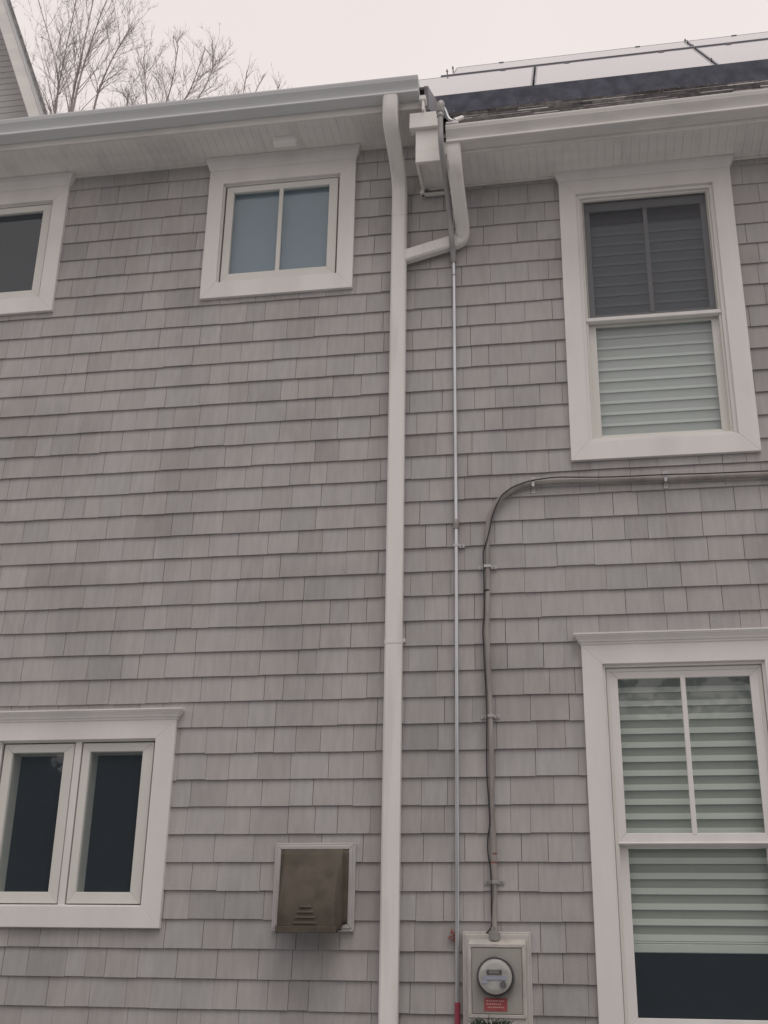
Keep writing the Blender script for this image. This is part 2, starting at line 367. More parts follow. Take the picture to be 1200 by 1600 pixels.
CR_LO = [(.0, 0), (.004, .004), (.005, .012), (.012, .016), (.016, .026), (.027, .040), (.031, .043), (.032, .048), (.036, .050), (.036, .058), (.0, .060)]
# upper left awning window and upper middle window
for key, lab, bl in (('ul', 'small upper window cut by the left edge, dark glass', None), ('mid', 'small upper two-pane window with blue-grey glass', 'blind_b')):
    x0, x1, z0, z1 = WINS[key]; dx = x0 - WINS['mid'][0]
    if key == 'ul': dx = x1 - WINS['mid'][1]
    w = casing(lab, x0, x1, z0, z1, x0+.097, x1-.100, z0+.112, z1-.105)
    crown(w, x0, x1, z1, [(a, b) for a, b in CR_UP] + [(.029, .088)])
    jamb(w, x0+.097, x1-.100, z0+.112, z1-.105, .012)
    gx0, gx1 = -2.099+dx, -1.466+dx
    sash(w, x0+.115, x1-.118, z0+.127, z1-.117, gx0, gx1, 5.820, 6.440, -.004, .03)
    if key == 'mid':
        bar(w, -1.796+dx, -1.769+dx, 5.81, 6.45, .0, .016)
        pane(w, gx0-.01, -1.783+dx, 5.81, 6.45, .016); pane(w, -1.781+dx, gx1+.01, 5.81, 6.45, .016)
        mb = MB(); mb.box(gx0-.03, gx1+.03, .05, .053, 5.75, 6.5); mb.build('roller_shade', bl, w)
    else:
        pane(w, gx0-.01, gx1+.01, 5.81, 6.45, .016)
    room(w, x0+.1, x1-.1, z0+.1, z1-.1)
# lower left casement pair
x0, x1, z0, z1 = WINS['ll']
w = casing('pair of dark casements low on the left under one white crown', x0, x1, z0, z1, x0+.102, x1-.108, z0+.105, z1-.100)
crown(w, x0, x1, z1, CR_LO); jamb(w, x0+.102, x1-.108, z0+.105, z1-.100, .012)
bar(w, -2.757, -2.720, z0+.10, z1-.10, -.010, .04, 'mullion', 'trim')
for sx0, sx1, gx0, gx1 in ((-3.170, -2.763, -3.123, -2.821), (-2.713, -2.309, -2.671, -2.371)):
    s_ = sash(w, sx0, sx1, 2.026, 2.860, gx0, gx1, 2.084, 2.814, -.004, .035)
    pane(w, gx0-.01, gx1+.01, 2.074, 2.824, .020)
    mb = MB(); mb.ring(gx0-.012, gx1+.012, 2.072, 2.826, .012, .0355, .115); mb.build('inner_jamb', 'sash', w)
room(w, x0+.1, x1-.1, z0+.1, z1-.1, 2.2)
# upper right double hung
x0, x1, z0, z1 = WINS['ur']
w = casing('tall upper double-hung window with a screen over its top sash', x0, x1, z0, z1, .087, .900, 4.497, 6.172)
crown(w, x0, x1, z1, [(a, b*.72) for a, b in CR_UP] + [(.029, .064)])
jamb(w, .087, .900, 4.497, 6.172, .026, -.014)
mb = MB(); mb.ring(.109, .878, 4.517, 6.152, .014, .002, .07); mb.build('track', 'sash', w, .002)
sash(w, .126, .862, 5.308, 6.138, .133, .855, 5.316, 6.130, .004, .016, 'meterbox', 'screen_frame')
mb = MB(); mb.box(.130, .858, .009, .0105, 5.312, 6.134); mb.build('insect_screen', 'screen', w)
bar(w, .110, .877, 5.280, 5.304, -.010, .03, 'meeting_rail', 'trim')
sash(w, .123, .866, 5.29, 6.135, .165, .823, 5.345, 6.075, .028, .052)
bar(w, .484, .508, 5.34, 6.08, .026, .044)
pane(w, .16, .495, 5.34, 6.08, .042); pane(w, .497, .83, 5.34, 6.08, .042)
sash(w, .123, .866, 4.53, 5.30, .165, .823, 4.563, 5.268, .036, .060)
pane(w, .16, .83, 4.555, 5.275, .048)
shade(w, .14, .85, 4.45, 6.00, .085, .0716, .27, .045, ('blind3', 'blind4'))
room(w, .09, .90, 4.5, 6.17)
# lower right double hung
x0, x1, z0, z1 = WINS['lr']
w = casing('large lower double-hung window with its striped shade three quarters down', x0, x1, z0, z1, .097, .909, 1.44, 3.221)
crown(w, x0, x1, z1, CR_LO)
jamb(w, .097, .909, 1.44, 3.221, .018, -.016)
mb = MB(); mb.ring(.113, .893, 1.456, 3.205, .020, .0, .07); mb.build('track', 'sash', w, .002)
sash(w, .130, .876, 2.322, 3.190, .171, .832, 2.372, 3.150, .004, .026, 'trim')
bar(w, .487, .512, 2.36, 3.16, .006, .022, m='trim')
pane(w, .165, .499, 2.36, 3.16, .016); pane(w, .501, .84, 2.36, 3.16, .016)
bar(w, .128, .878, 2.318, 2.328, -.004, .03, 'meeting_rail', 'trim')
sash(w, .130, .876, 1.475, 2.325, .176, .834, 1.532, 2.306, .034, .056, 'trim')
pane(w, .17, .84, 1.525, 2.315, .046)
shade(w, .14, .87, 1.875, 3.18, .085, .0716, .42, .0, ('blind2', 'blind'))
mb = MB(); mb.box(.14, .87, .075, .092, 1.822, 1.862); mb.tube([(.14, .08, 1.868), (.87, .08, 1.868)], .006, 6); mb.build('shade_rail', 'blind', w, .003)
room(w, .10, .90, 1.45, 3.2, 2.4)

# --- eaves
YF = -.318      # fascia face
sf = MB()       # beaded soffit boards run out from the wall
x = XL-.3
while x < XS:
    b = min(x+.0508, XS); sf.box(x+.0009, b-.0009, YF, .0, ZL, ZL+.012); sf.box(x-.001, min(x+.003, XS), YF, 0, ZL+.0025, ZL+.010); x += .0508
sf.box(XL-.3, XS, -.028, -.0005, ZL-.014, ZL-.0004)
x = XS-.045
while x < XR+.3:
    b = x+.0508; z = zR(x+.025); sf.box(x+.0009, b-.0009, YF, .0, z, z+.012); sf.box(x-.001, x+.003, YF, 0, z+.0025, z+.010); x += .0508
sf.hexa([(XS-.02,-.024,zR(XS)-.012),(XR+.3,-.024,zR(XR)-.012),(XR+.3,-.0135,zR(XR)-.012),(XS-.02,-.0135,zR(XS)-.012),(XS-.02,-.024,zR(XS)-.001),(XR+.3,-.024,zR(XR)-.001),(XR+.3,-.0135,zR(XR)-.001),(XS-.02,-.0135,zR(XS)-.001)])
sf.build('soffit', 'soffit', house)
fa = MB(); fa.box(XL-.3, XS, YF-.02, YF-.0005, ZL-.006, ZL+.145)
fa.hexa([(XS-.04,YF-.02,zR(XS)-.006),(XR+.3,YF-.02,zR(XR)-.006),(XR+.3,YF-.0005,zR(XR)-.006),(XS-.04,YF-.0005,zR(XS)-.006),(XS-.04,YF-.02,zR(XS)+.13),(XR+.3,YF-.02,zR(XR)+.13),(XR+.3,YF-.0005,zR(XR)+.13),(XS-.04,YF-.0005,zR(XS)+.13)])
fa.box(XS-.022, XS, YF, .0, ZL-.004, ZL+.14)
fa.build('fascia', 'gutter', house, .002)
# boxed return where the lower eave starts
rt = MB()
rt.box(-.858, -.70, -.345, -.319+.0, 6.27, 6.512); rt.box(-.893, -.70, -.372, -.30, 6.508, 6.622)
rt.box(-.858, -.842, -.318, -.02, 6.276, 6.50)
rt.box(-.815, -.80, -.39, -.30, 6.625, 6.74); rt.box(-.832,-.790,-.395,-.33,6.70,6.735)
rt.build('eave_return', 'gutter', house, .003)
r3 = MB()
r3.loft([[(-.872,-.060,6.262),(-.842,-.060,6.262),(-.842,-.0,6.262),(-.872,-.0,6.262)],[(-.862,-.050,6.30),(-.842,-.050,6.30),(-.842,-.0,6.30),(-.862,0,6.30)]])
r3.box(-.862,-.66,-.040,-.014,6.262,6.276)
r3.build('bed_moulding', 'gutter', house, .002)

def gutter(x0, x1, zf, m, label):
    prof = [(0,.098),(0,.0),(-.082,.0),(-.089,.001),(-.092,.004),(-.091,.016),(-.078,.020),(-.079,.030),(-.086,.043),(-.097,.055),(-.110,.064),(-.118,.071),(-.119,.078),(-.124,.084),(-.125,.097),(-.120,.102),(-.113,.100)]
    outl = prof + [(a+(.0025 if i > 1 else -.0025), b+(.0025 if 1 <= i <= 4 else 0)) for i, (a, b) in reversed(list(enumerate(prof)))]
    yb = YF-.021; mb = MB(); n = 14
    mb.loft([[(x0+(x1-x0)*k/n, yb+a, zf(x0+(x1-x0)*k/n)+b) for a, b in outl] for k in range(n+1)])
    cap = [(a, b) for a, b in prof if b < .1]
    for xe in (x0, x1): mb.loft([[(xe-.0015, yb+a*1.004, zf(xe)+b) for a, b in cap], [(xe+.0015, yb+a*1.004, zf(xe)+b) for a, b in cap]])
    k = x0+.35
    g = mb.build('gutter', m, house, smooth=True); g['label'] = label
    return g
zgL = lambda x: 6.737 + .003*(x+.8)
zgR = lambda x: 6.330 + .019*(x+.66)
gL = gutter(XL-.3, -.832, zgL, 'gutter_cool', 'higher gutter on the left section')
gR = gutter(-.660, XR+.3, zgR, 'gutter', 'lower gutter under the solar panels')
# downspouts
d1 = MB()
path = [(-1.006,-.395,6.742),(-1.007,-.393,6.68),(-1.009,-.385,6.64)] + catmull([(-1.009,-.385,6.64),(-1.010,-.345,6.56),(-1.003,-.22,6.47),(-.997,-.125,6.39),(-.996,-.072,6.31),(-.996,-.056,6.22)], 4)[1:]
box_sweep(d1, path + [(-.996,-.056,6.1),(-.996,-.056,4.5),(-.995,-.056,3.0),(-.995,-.056,.35),(-.995,-.11,.2)], .092, .066, .010)
ds = d1.build('downspout', 'downspout', house, smooth=True); ds['label'] = 'main downspout running the full height of the wall'
for z in (6.10, 3.36, .95):
    q = MB(); box_sweep(q, [(-.9955,-.056,z-.009),(-.9955,-.056,z+.009)], .0955, .0695, .010); q.build('joint', 'downspout', ds)
q = MB(); q.box(-1.052,-.939,-.028,-.0135,3.372,3.392); q.build('strap', 'downspout', ds, .002)
d2 = MB()
p2 = [(-.620,-.385,zgR(-.62)+.004),(-.619,-.383,6.29)] + catmull([(-.619,-.383,6.29),(-.616,-.355,6.20),(-.612,-.285,6.125),(-.606,-.185,6.03),(-.602,-.10,5.955),(-.612,-.062,5.905),(-.645,-.056,5.880),(-.70,-.054,5.868)], 5)[1:] + [(-.80,-.054,5.842),(-.97,-.054,5.796)]
# explicit frames so that the pipe turns from hanging to lying against the wall without twisting
pv = [Vector(p) for p in p2]; rings = []
prevW = None
for k, p in enumerate(pv):
    d = (pv[min(k+1, len(pv)-1)] - pv[max(k-1, 0)]).normalized()
    Wv = d.cross(Vector((0, 1, 0)))
    Wv = Wv.normalized() if Wv.length > .05 else prevW
    if prevW is not None: Wv = (Wv*.6 + prevW*.4).normalized(); Wv = (Wv - d*Wv.dot(d)).normalized()
    prevW = Wv; Dv = d.cross(Wv).normalized(); a, b, c = .042, .031, .010
    rings.append([p+Wv*x_+Dv*y_ for x_, y_ in ((-a+c,-b),(a-c,-b),(a,-b+c),(a,b-c),(a-c,b),(-a+c,b),(-a,b-c),(-a,-b+c))])
d2.loft(rings)
e2 = d2.build('downspout', 'downspout', house, smooth=True); e2['label'] = 'short curved downspout branching into the main one'

# --- roofs
PT = R_(47.5); cP, sP = math.cos(PT), math.sin(PT)
RO = (-.36, 6.44)
def rp(x, s, h, dz=0): return (x, RO[0]+s*cP-h*sP, RO[1]+s*sP+h*cP+dz)
def rz(x): return .012*(x-.6)
deck = MB()
SR = 3.36
def slab(mb, x0, x1, s0, s1, h0, h1, t=1., mi=0):
    mb.hexa([rp(x0,s0,h0,rz(x0)),rp(x1,s0,h0,rz(x1)),rp(x1,s1,h0,rz(x1)),rp(x0,s1,h0,rz(x0)),rp(x0,s0,h1,rz(x0)),rp(x1,s0,h1,rz(x1)),rp(x1,s1,h1,rz(x1)),rp(x0,s1,h1,rz(x0))], t, mi)
slab(deck, -.685, XR+.3, .0, .95, -.035, -.003); slab(deck, XS, XR+.3, .951, SR, -.035, -.003)
slab(deck, -1.55, XS-.001, .95, SR, -.035, -.003)
yr, zr = RO[0]+SR*cP, RO[1]+SR*sP
deck.hexa([(-1.55,yr,zr-.04),(XR+.3,yr,zr-.04),(XR+.3,8.4,zr-.04-(8.4-yr)*.82),(-1.55,8.4,zr-.04-(8.4-yr)*.82),(-1.55,yr,zr-.005),(XR+.3,yr,zr-.005),(XR+.3,8.4,zr-(8.4-yr)*.82),(-1.55,8.4,zr-(8.4-yr)*.82)])
# lower-pitched roof of the left section
a30 = R_(31); LO = (-.36, 6.80)
def lp(x, s, h): return (x, LO[0]+s*math.cos(a30)-h*math.sin(a30), LO[1]+s*math.sin(a30)+h*math.cos(a30))
def lslab(mb, x0, x1, s0, s1, h0, h1, t=1.):
    mb.hexa([lp(x0,s0,h0),lp(x1,s0,h0),lp(x1,s1,h0),lp(x0,s1,h0),lp(x0,s0,h1),lp(x1,s0,h1),lp(x1,s1,h1),lp(x0,s1,h1)], t)
lslab(deck, XL-.3, XS, .0, 4.6, -.03, -.003)
y3, z3 = lp(0, 4.6, 0)[1:]
deck.hexa([(XL-.3,y3,z3-.05),(XS,y3,z3-.05),(XS,8.4,z3-.05-(8.4-y3)*.5),(XL-.3,8.4,z3-.05-(8.4-y3)*.5),(XL-.3,y3,z3),(XS,y3,z3),(XS,8.4,z3-(8.4-y3)*.5),(XL-.3,8.4,z3-(8.4-y3)*.5)])
deck.build('roof_deck', 'roofdeck', house)
rs = MB()
k = 0
for c in range(0, 12):
    s0 = -.03 + c*.115; xl = -.680 if c < 8 else -.79; x = xl + (.1*(c % 3))-.2
    while x < XR+.3:
        wd = random.choice([.12, .16, .2, .26, .33]); a, b = max(x, xl), min(x+wd, XR+.3); x += wd+.002
        if b-a < .01: continue
        th = random.choice([.004, .006, .010, .014]); t = random.choice([1.25, 1.05, .9, .75, .6, 1.4])
        h0 = .001
        P = [rp(a,s0,h0,rz(a)),rp(b,s0,h0,rz(b)),rp(b,s0+.125,h0,rz(b)),rp(a,s0+.125,h0,rz(a)),rp(a,s0,h0+.008+th,rz(a)),rp(b,s0,h0+.008+th,rz(b)),rp(b,s0+.125,h0+.003,rz(b)),rp(a,s0+.125,h0+.003,rz(a))]
        rs.hexa(P, (t, t*.98, t*.97))
slab(rs, XS+.01, XR+.3, 1.36, SR, -.002, .006, .9); slab(rs, -1.55, XS-.002, .97, SR, -.002, .006, .9)
for c in range(0, 4):
    s0 = -.03+c*.115; x = XL-.3
    while x < XS:
        wd = random.choice([.12, .16, .2, .26, .33]); b = min(x+wd, XS); t = random.choice([1.2, 1., .85, .7])
        rs.hexa([lp(x,s0,.001),lp(b,s0,.001),lp(b,s0+.125,.001),lp(x,s0+.125,.001),lp(x,s0,.014),lp(b,s0,.014),lp(b,s0+.125,.004),lp(x,s0+.125,.004)], t); x += wd+.002
lslab(rs, XL-.3, XS, .43, 4.6, -.002, .008, .9)
rs.build('roof_shingles', 'asphalt_shingle', house, tone=True)
# rake end of the left roof seen edge-on beside the gutter end
rk = MB(); lslab(rk, XS-.004, XS+.024, -.02, 1.1, -.12, .022); rk.build('rake_board', 'pvframe', house, .004)

# steep gable above the left eave
gb = MB()
ra = Vector((-3.395, 0, 7.106)); rb = Vector((-3.785, 0, 8.088)); dr = (rb-ra).normalized(); nr = Vector((dr.z, 0, -dr.x))
def gl_(t, o_): q = ra + dr*t + nr*o_; return q.x, q.z
L1 = 2.6
gw = MB(); z = 6.86
while z < 9.25:       # lapped siding of the gable wall, cut to the slope of the rake
    def xr(zz): return ra.x + (zz-ra.z)*dr.x/dr.z - .10
    z1_ = z+.052
    gw.hexa([(XL,-.091,z),(xr(z),-.091,z),(xr(z),-.07,z),(XL,-.07,z),(XL,-.088,z1_),(xr(z1_),-.088,z1_),(xr(z1_),-.07,z1_),(XL,-.07,z1_)])
    z = z1_
gw.build('gable_siding', 'gablewall', house)
def gpar(mb, o0, o1, y0, y1, t0=-.15, t1=L1, sk=0.):
    a = gl_(t0, o0); b = gl_(t0, o1); c = gl_(t1, o1); d = gl_(t1, o0)
    k_ = -sk*(y1-y0); mb.hexa([(a[0],y0,a[1]),(b[0],y0,b[1]),(b[0]+k_,y1,b[1]),(a[0]+k_,y1,a[1]),(d[0],y0,d[1]),(c[0],y0,c[1]),(c[0]+k_,y1,c[1]),(d[0]+k_,y1,d[1])])
gpar(gb, -.118, -.036, -.262, -.238); gpar(gb, -.118, -.040, -.2375, -.09)
gb.build('gable_rake_trim', 'gutter', house, .003)
g2 = MB(); gpar(g2, -.0355, -.010, -.268, -.236); g2.build('rake_edge', 'gutter_cool', house, .002)
g3 = MB(); gpar(g3, -.0095, .008, -.28, 3.2, sk=.27)
for k in range(22): gpar(g3, .0085, .016, -.285+.0, 3.2, -.15+k*.125, -.15+k*.125+.118, sk=.27)
g3.build('gable_roof', 'asphalt_shingle', house, .0, tone=True)
# small white soffit fixture
fx = MB(); fx.box(-1.802, -1.654, -.198, -.150, ZL-.046, ZL-.0005); fx.box(-1.808, -1.648, -.204, -.144, ZL-.006, ZL-.0008)
f_ = fx.build('soffit_vent', 'white_plastic', None, .003)
tag(f_, 'small white rectangular vent cover on the soffit above the blue-grey window', 'vent')

# ------------------------------------------------------------------ solar panels
def panel(x0, x1, s0, s1, lab, cells):
    h = .085; root = thing('solar_panel', lab, 'solar panel', rp(x0, s0, h, rz(x0)), 'solar panels on the right-hand roof')
    g = MB(); slab(g, x0+.012, x1-.012, s0+.012, s1-.012, h+.030, h+.0345); g.build('glass', 'pv', root)
    f = MB(); z_ = .012
    slab(f, x0, x1, s0, s0+z_, h, h+.036); slab(f, x0, x1, s1-z_, s1, h, h+.036)
    slab(f, x0, x0+z_, s0+z_, s1-z_, h, h+.036); slab(f, x1-z_, x1, s0+z_, s1-z_, h, h+.036)
    slab(f, x0+z_, x1-z_, s0+z_, s1-z_, h+.022, h+.0295)
    f.build('frame', 'pvframe', root, .001)
    for cx_ in (x0+.2*(x1-x0), x0+.8*(x1-x0)):
        c_ = MB(); slab(c_, cx_-.02, cx_+.02, s1-.01, s1+.006, h+.034, h+.040); c_.build('clamp', 'fitting', root)
    shift(root, root.location)
S1 = 1.165; S1t = 2.50; S2 = 2.62; S2t = 3.20
panel(-1.375, -.160, S1, S1t, 'solar panel in the lower row, nearest the left gutter end', 0)
panel(-.145, 1.050, S1, S1t, 'solar panel in the lower row between the two visible seams', 0)
panel(1.070, 2.280, S1, S1t, 'solar panel in the lower row cut by the right edge of the photo', 0)
panel(-.815, 1.050, S2, S2t, 'long solar panel in the thin upper row, left one', 0)
panel(1.070, 2.95, S2, S2t, 'long solar panel in the thin upper row cut by the right edge', 0)
sk = MB()
for a, b in ((-.795, 4.6),): 
    sk.hexa([rp(a,1.0,.002,rz(a)),rp(b,1.0,.002,rz(b)),rp(b,1.02,.002,rz(b)),rp(a,1.02,.002,rz(a)),rp(a,1.15,.118,rz(a)),rp(b,1.15,.118,rz(b)),rp(b,1.162,.116,rz(b)),rp(a,1.162,.116,rz(a))])
tag(sk.build('array_skirt', 'skirt'), 'long dark skirt closing the gap under the lower solar panels', 'skirt')
# seam rails, bolts at the upper row's left end
M['rail'] = mat('grey_rail', (.36, .355, .385), .6)
rl = MB()
slab(rl, -.90, 3.2, S2-.05, S2-.015, .07, .127)
rail = rl.build('mounting_rail', 'rail'); tag(rail, 'dark rail between the two rows of solar panels', 'rail')
for (x_, s_) in ((-.86, 2.72), (-.83, 2.95), (1.06, 2.62), (1.06, 3.05), (1.06, 3.21), (1.06, 1.45), (1.06, 2.45), (-.152, 1.5), (-.152, 2.2)):
    b = MB(); b.tube([rp(x_, s_, .06), rp(x_, s_, .143)], .005, 6); b.tube([rp(x_, s_, .125), rp(x_, s_, .132)], .010, 6); b.build('bolt', 'fitting', rail)
lt = MB()
for k in range(150):
    x_ = random.triangular(-.78, 2.4, -.3) if k % 2 else random.uniform(-.78, 2.4); s_ = random.uniform(.90, 1.01); h_ = random.uniform(.012, .02)+max(0, random.gauss(0, .010))+(.02 if s_ > .97 else 0)*random.random()
    c = Vector(rp(x_, s_, h_, rz(x_))); r = random.uniform(.006, .014)
    a = Vector((random.gauss(0,1), random.gauss(0,1), random.gauss(0,1))).normalized(); b = a.orthogonal().normalized(); q = len(lt.v)
    lt.v += [tuple(c+a*r), tuple(c+b*r*.5+Vector((0,0,.003))), tuple(c-a*r*.9), tuple(c-b*r*.5)]; lt.face([q,q+1,q+2,q+3])
tag(lt.build('leaf_litter', 'leaf'), 'dead brown leaves caught against the dark skirt on the roof', 'leaves', kind='stuff')
# ------------------------------------------------------------------ conduit to the roof
base = (-.663, -.03, .3)
cd = thing('electrical_conduit', 'thin silver metal conduit running straight up the wall to the roof', 'conduit', base)
m_ = MB(); m_.tube([(-.668,-.028,1.585),(-.664,-.028,2.4),(-.659,-.028,4.0),(-.662,-.028,5.66),(-.664,-.034,5.79)], .0105, 12)
m_.build('pipe', 'galv', cd, smooth=True)
m_ = MB(); m_.tube([(-.668,-.028,.3),(-.668,-.028,1.585)], .0135, 12); o = m_.build('red_pipe', 'redpipe', cd, smooth=True)
m_ = MB(); m_.tube([(-.659,-.028,4.01),(-.659,-.028,4.02),(-.659,-.028,4.055),(-.659,-.028,4.066)], [.016,.0165,.0165,.015], 12); m_.tube([(-.659,-.028,4.034),(-.659,-.028,4.042)], .019, 8); m_.build('coupling', 'fitting', cd)
m_ = MB(); m_.tube([(-.662,-.028,5.655),(-.662,-.028,5.662)], .0125, 12); m_.build('collar', 'fitting', cd); m_ = MB(); m_.tube([(-.664,-.032,5.745),(-.664,-.034,5.79)], .016, 12); m_.build('collar', 'fitting', cd)
m_ = MB(); m_.tube(catmull([(-.664,-.034,5.765),(-.665,-.06,5.815),(-.667,-.105,5.86),(-.669,-.120,5.92),(-.672,-.155,6.02),(-.677,-.25,6.125),(-.682,-.40,6.20),(-.686,-.475,6.29),(-.688,-.487,6.40),(-.689,-.487,6.50)], 8), .0165, 12)
m_.build('flexible_sleeve', 'flex', cd, smooth=True)
m_ = MB(); m_.tube([(-.689,-.487,6.47),(-.689,-.487,6.50)], .021, 12); m_.tube([(-.689,-.487,6.50),(-.689,-.485,6.56),(-.687,-.472,6.582),(-.680,-.455,6.578)], [.024,.026,.024,.018], 12)
m_.build('elbow_fitting', 'fitting', cd, .001, smooth=True)
m_ = MB(); m_.tube(catmull([(-.680,-.462,6.572),(-.664,-.455,6.545),(-.652,-.452,6.505),(-.640,-.45,6.48),(-.622,-.445,6.470),(-.600,-.42,6.475)], 5), .011, 10); m_.build('roof_lead', 'galv', cd, smooth=True)
m_ = MB(); m_.tube([(-.612,-.435,6.478),(-.572,-.36,6.56)], .014, 10); m_.build('pipe_stub', 'trim', cd, smooth=True)
m_ = MB(); m_.box(-.66,-.585,-.452,-.35,6.448,6.462); m_.build('mounting_foot', 'trim', cd, .002)
def strap(x, y, z, horiz, r, parent, one=False, name='strap'):
    s = MB(); L = r+.034
    def bx(u0, u1, d0, d1, v0, v1):
        if horiz: s.box(x+v0, x+v1, y-d1, y-d0, z+u0, z+u1)
        else: s.box(x+u0, x+u1, y-d1, y-d0, z+v0, z+v1)
    W = .010
    if not one: bx(-L, -r-.001, -.0, .0035, -W, W)
    bx(r+.001, L, -.0, .0035, -W, W)
    bx(-r-.004, -r-.0005, 0, r*2-.001, -W*.8, W*.8); bx(r+.0005, r+.004, 0, r*2-.001, -W*.8, W*.8); bx(-r-.004, r+.004, r*2, r*2+.003, -W*.8, W*.8)
    o = s.build(name, 'strap', parent, .0008)
    for sg in ((1,) if one else (-1, 1)):
        q = MB(); u = sg*(r+.019)
        c = (x, y-.0035, z+u) if horiz else (x+u, y-.0035, z)
        q.tube([c, (c[0], c[1]-.004, c[2])], .0055, 8); q.build('screw', 'fitting', o)
strap(-.659, -.014, 3.912, False, .011, cd, True); strap(-.668, -.014, 1.95, False, .011, cd, True) if False else None
shift(cd, base)
# ------------------------------------------------------------------ service cable
YC = -.030
cpts = [(2.6,YC,4.215),(1.8,YC,4.232),(1.35,YC,4.240),(1.03,YC,4.240),(.76,YC,4.243),(.49,YC,4.248),(.2,YC,4.254),(0,YC,4.258),(-.133,YC,4.262),(-.228,YC,4.256),(-.300,YC,4.243),(-.360,YC,4.215),(-.418,YC,4.170),(-.460,YC,4.105),(-.482,YC,4.03),(-.488,YC,3.93),(-.489,YC,3.79),(-.490,YC,3.65),(-.496,YC,3.5),(-.497,YC,3.36),(-.494,YC,3.19),(-.488,YC,2.96),(-.486,YC,2.69),(-.488,YC,2.48),(-.486,YC,2.38)]
cb = thing('service_cable', 'thick weathered grey cable bending round to run down the wall into the meter', 'cable', (-.486, YC, 1.9))
m_ = MB(); m_.tube(catmull(cpts, 4), .0145, 10); m_.build('jacket', 'cable', cb, smooth=True)
m_ = MB(); m_.tube(catmull([(-.486,YC,2.40),(-.485,YC-.001,2.33),(-.484,YC,2.22),(-.482,YC,2.14),(-.482,YC-.002,2.04),(-.482,-.05,1.95),(-.482,-.06,1.90)], 4), [.0175]*13+[.013]*12, 10); m_.build('tape_wrap', 'cable', cb, smooth=True)
for z in (2.27, 2.228): m_ = MB(); m_.tube([(-.484,YC,z-.004),(-.484,YC,z+.004)], .018, 10); m_.build('rusty_tie', 'redleaf', cb)
for (x, z, hz) in ((.49, 4.248, True), (-.228, 4.256, True), (-.489, 3.781, False), (-.488, 2.960, False), (-.482, 2.135, False)): strap(x, -.013, z, hz, .0155, cb)
m_ = MB(); m_.tube([(-.4935,YC-.001,3.64),(-.4935,YC-.001,3.648)], .0165, 10); m_.build('cable_tie', 'black', cb)
m_ = MB(); m_.tube([(-.482,-.062,1.925),(-.482,-.062,1.895)], .019, 12); m_.tube([(-.482,-.064,1.90),(-.482,-.064,1.862)], .027, 8)
m_.build('cable_gland', 'fitting', cb, .001)
shift(cb, cb.location)
wp = [(2.6,-.052,4.235),(1.5,-.053,4.248),(1.03,-.054,4.254),(.7,-.053,4.258),(.49,-.056,4.262),(.2,-.052,4.266),(0,-.05,4.277),(-.1,-.05,4.282),(-.17,-.05,4.277),(-.25,-.05,4.266),(-.33,-.05,4.24),(-.385,-.05,4.205),(-.41,-.054,4.175),(-.435,-.055,4.12),(-.458,-.053,4.06),(-.472,-.051,3.99),(-.488,-.05,3.93),(-.509,-.044,3.86),(-.509,-.044,3.75),(-.509,-.04,3.6),(-.512,-.04,3.5),(-.519,-.036,3.42),(-.517,-.036,3.35),(-.512,-.04,3.2),(-.506,-.045,3.06),(-.504,-.048,2.96),(-.506,-.045,2.88),(-.509,-.04,2.76),(-.509,-.038,2.64),(-.501,-.042,2.52),(-.498,-.042,2.42),(-.510,-.038,2.34),(-.510,-.038,2.27),(-.498,-.042,2.19),(-.496,-.046,2.10),(-.497,-.044,2.0),(-.495,-.046,1.955),(-.500,-.05,1.925),(-.515,-.045,1.905),(-.528,-.035,1.898)]
m_ = MB(); m_.tube(catmull(wp, 4), .0035, 6)
tag(m_.build('thin_wire', 'black', smooth=True), 'thin black wire wandering along the thick grey cable', 'wire')
# ------------------------------------------------------------------ meter
mt = thing('electric_meter', 'grey electric meter box with round glass dial and red sticker', 'electric meter', (-.47, 0, 1.2))
m_ = MB(); m_.box(-.640,-.311,-.040,-.0125,1.10,1.905); m_.box(-.628,-.323,-.046,-.0402,1.12,1.893); m_.build('backing_board', 'meterboard', mt, .003)
m_ = MB(); m_.loft([[(-.607,-.0465,1.12),(-.334,-.0465,1.12),(-.334,-.0465,1.871),(-.607,-.0465,1.871)],[(-.607,-.118,1.12),(-.334,-.118,1.12),(-.334,-.118,1.845),(-.607,-.118,1.845)]]); m_.build('box', 'meterbox', mt, .004)
m_ = MB(); m_.ring(-.607,-.334,1.52,1.846,.016,-.125,-.1185); m_.build('cover_rim', 'meterbox', mt, .002)
m_ = MB(); m_.box(-.588,-.353,-.123,-.1185,1.538,1.826); m_.build('cover', 'metercover', mt, .003)
def disc_y(mb, cx, cz, prof, n=40, mi=0):   # prof: (radius, y)
    mb.loft([[(cx+r*math.cos(2*math.pi*i/n), y, cz+r*math.sin(2*math.pi*i/n)) for i in range(n)] for r, y in prof], mi=mi)
MX, MZ = -.4745, 1.700
m_ = MB(); disc_y(m_, MX, MZ, [(.086,-.1232),(.090,-.128),(.090,-.146),(.086,-.150),(.0795,-.150),(.0795,-.140)]); m_.build('ring', 'ring', mt, smooth=True)
m_ = MB(); disc_y(m_, MX, MZ, [(.078,-.141),(.078,-.158),(.060,-.162),(.001,-.163)]); fc = m_.build('dial', 'face', mt)
m_ = MB(); m_.box(MX-.040,MX+.030,-.1665,-.1635,MZ+.010,MZ+.030); m_.build('display', 'face_dark', mt)
m_ = MB(); m_.box(MX-.056,MX+.052,-.1655,-.1635,MZ-.014,MZ+.002); m_.box(MX-.062,MX-.040,-.1655,-.1635,MZ-.03,MZ-.0145); m_.build('dial_band', 'face_blue', mt)
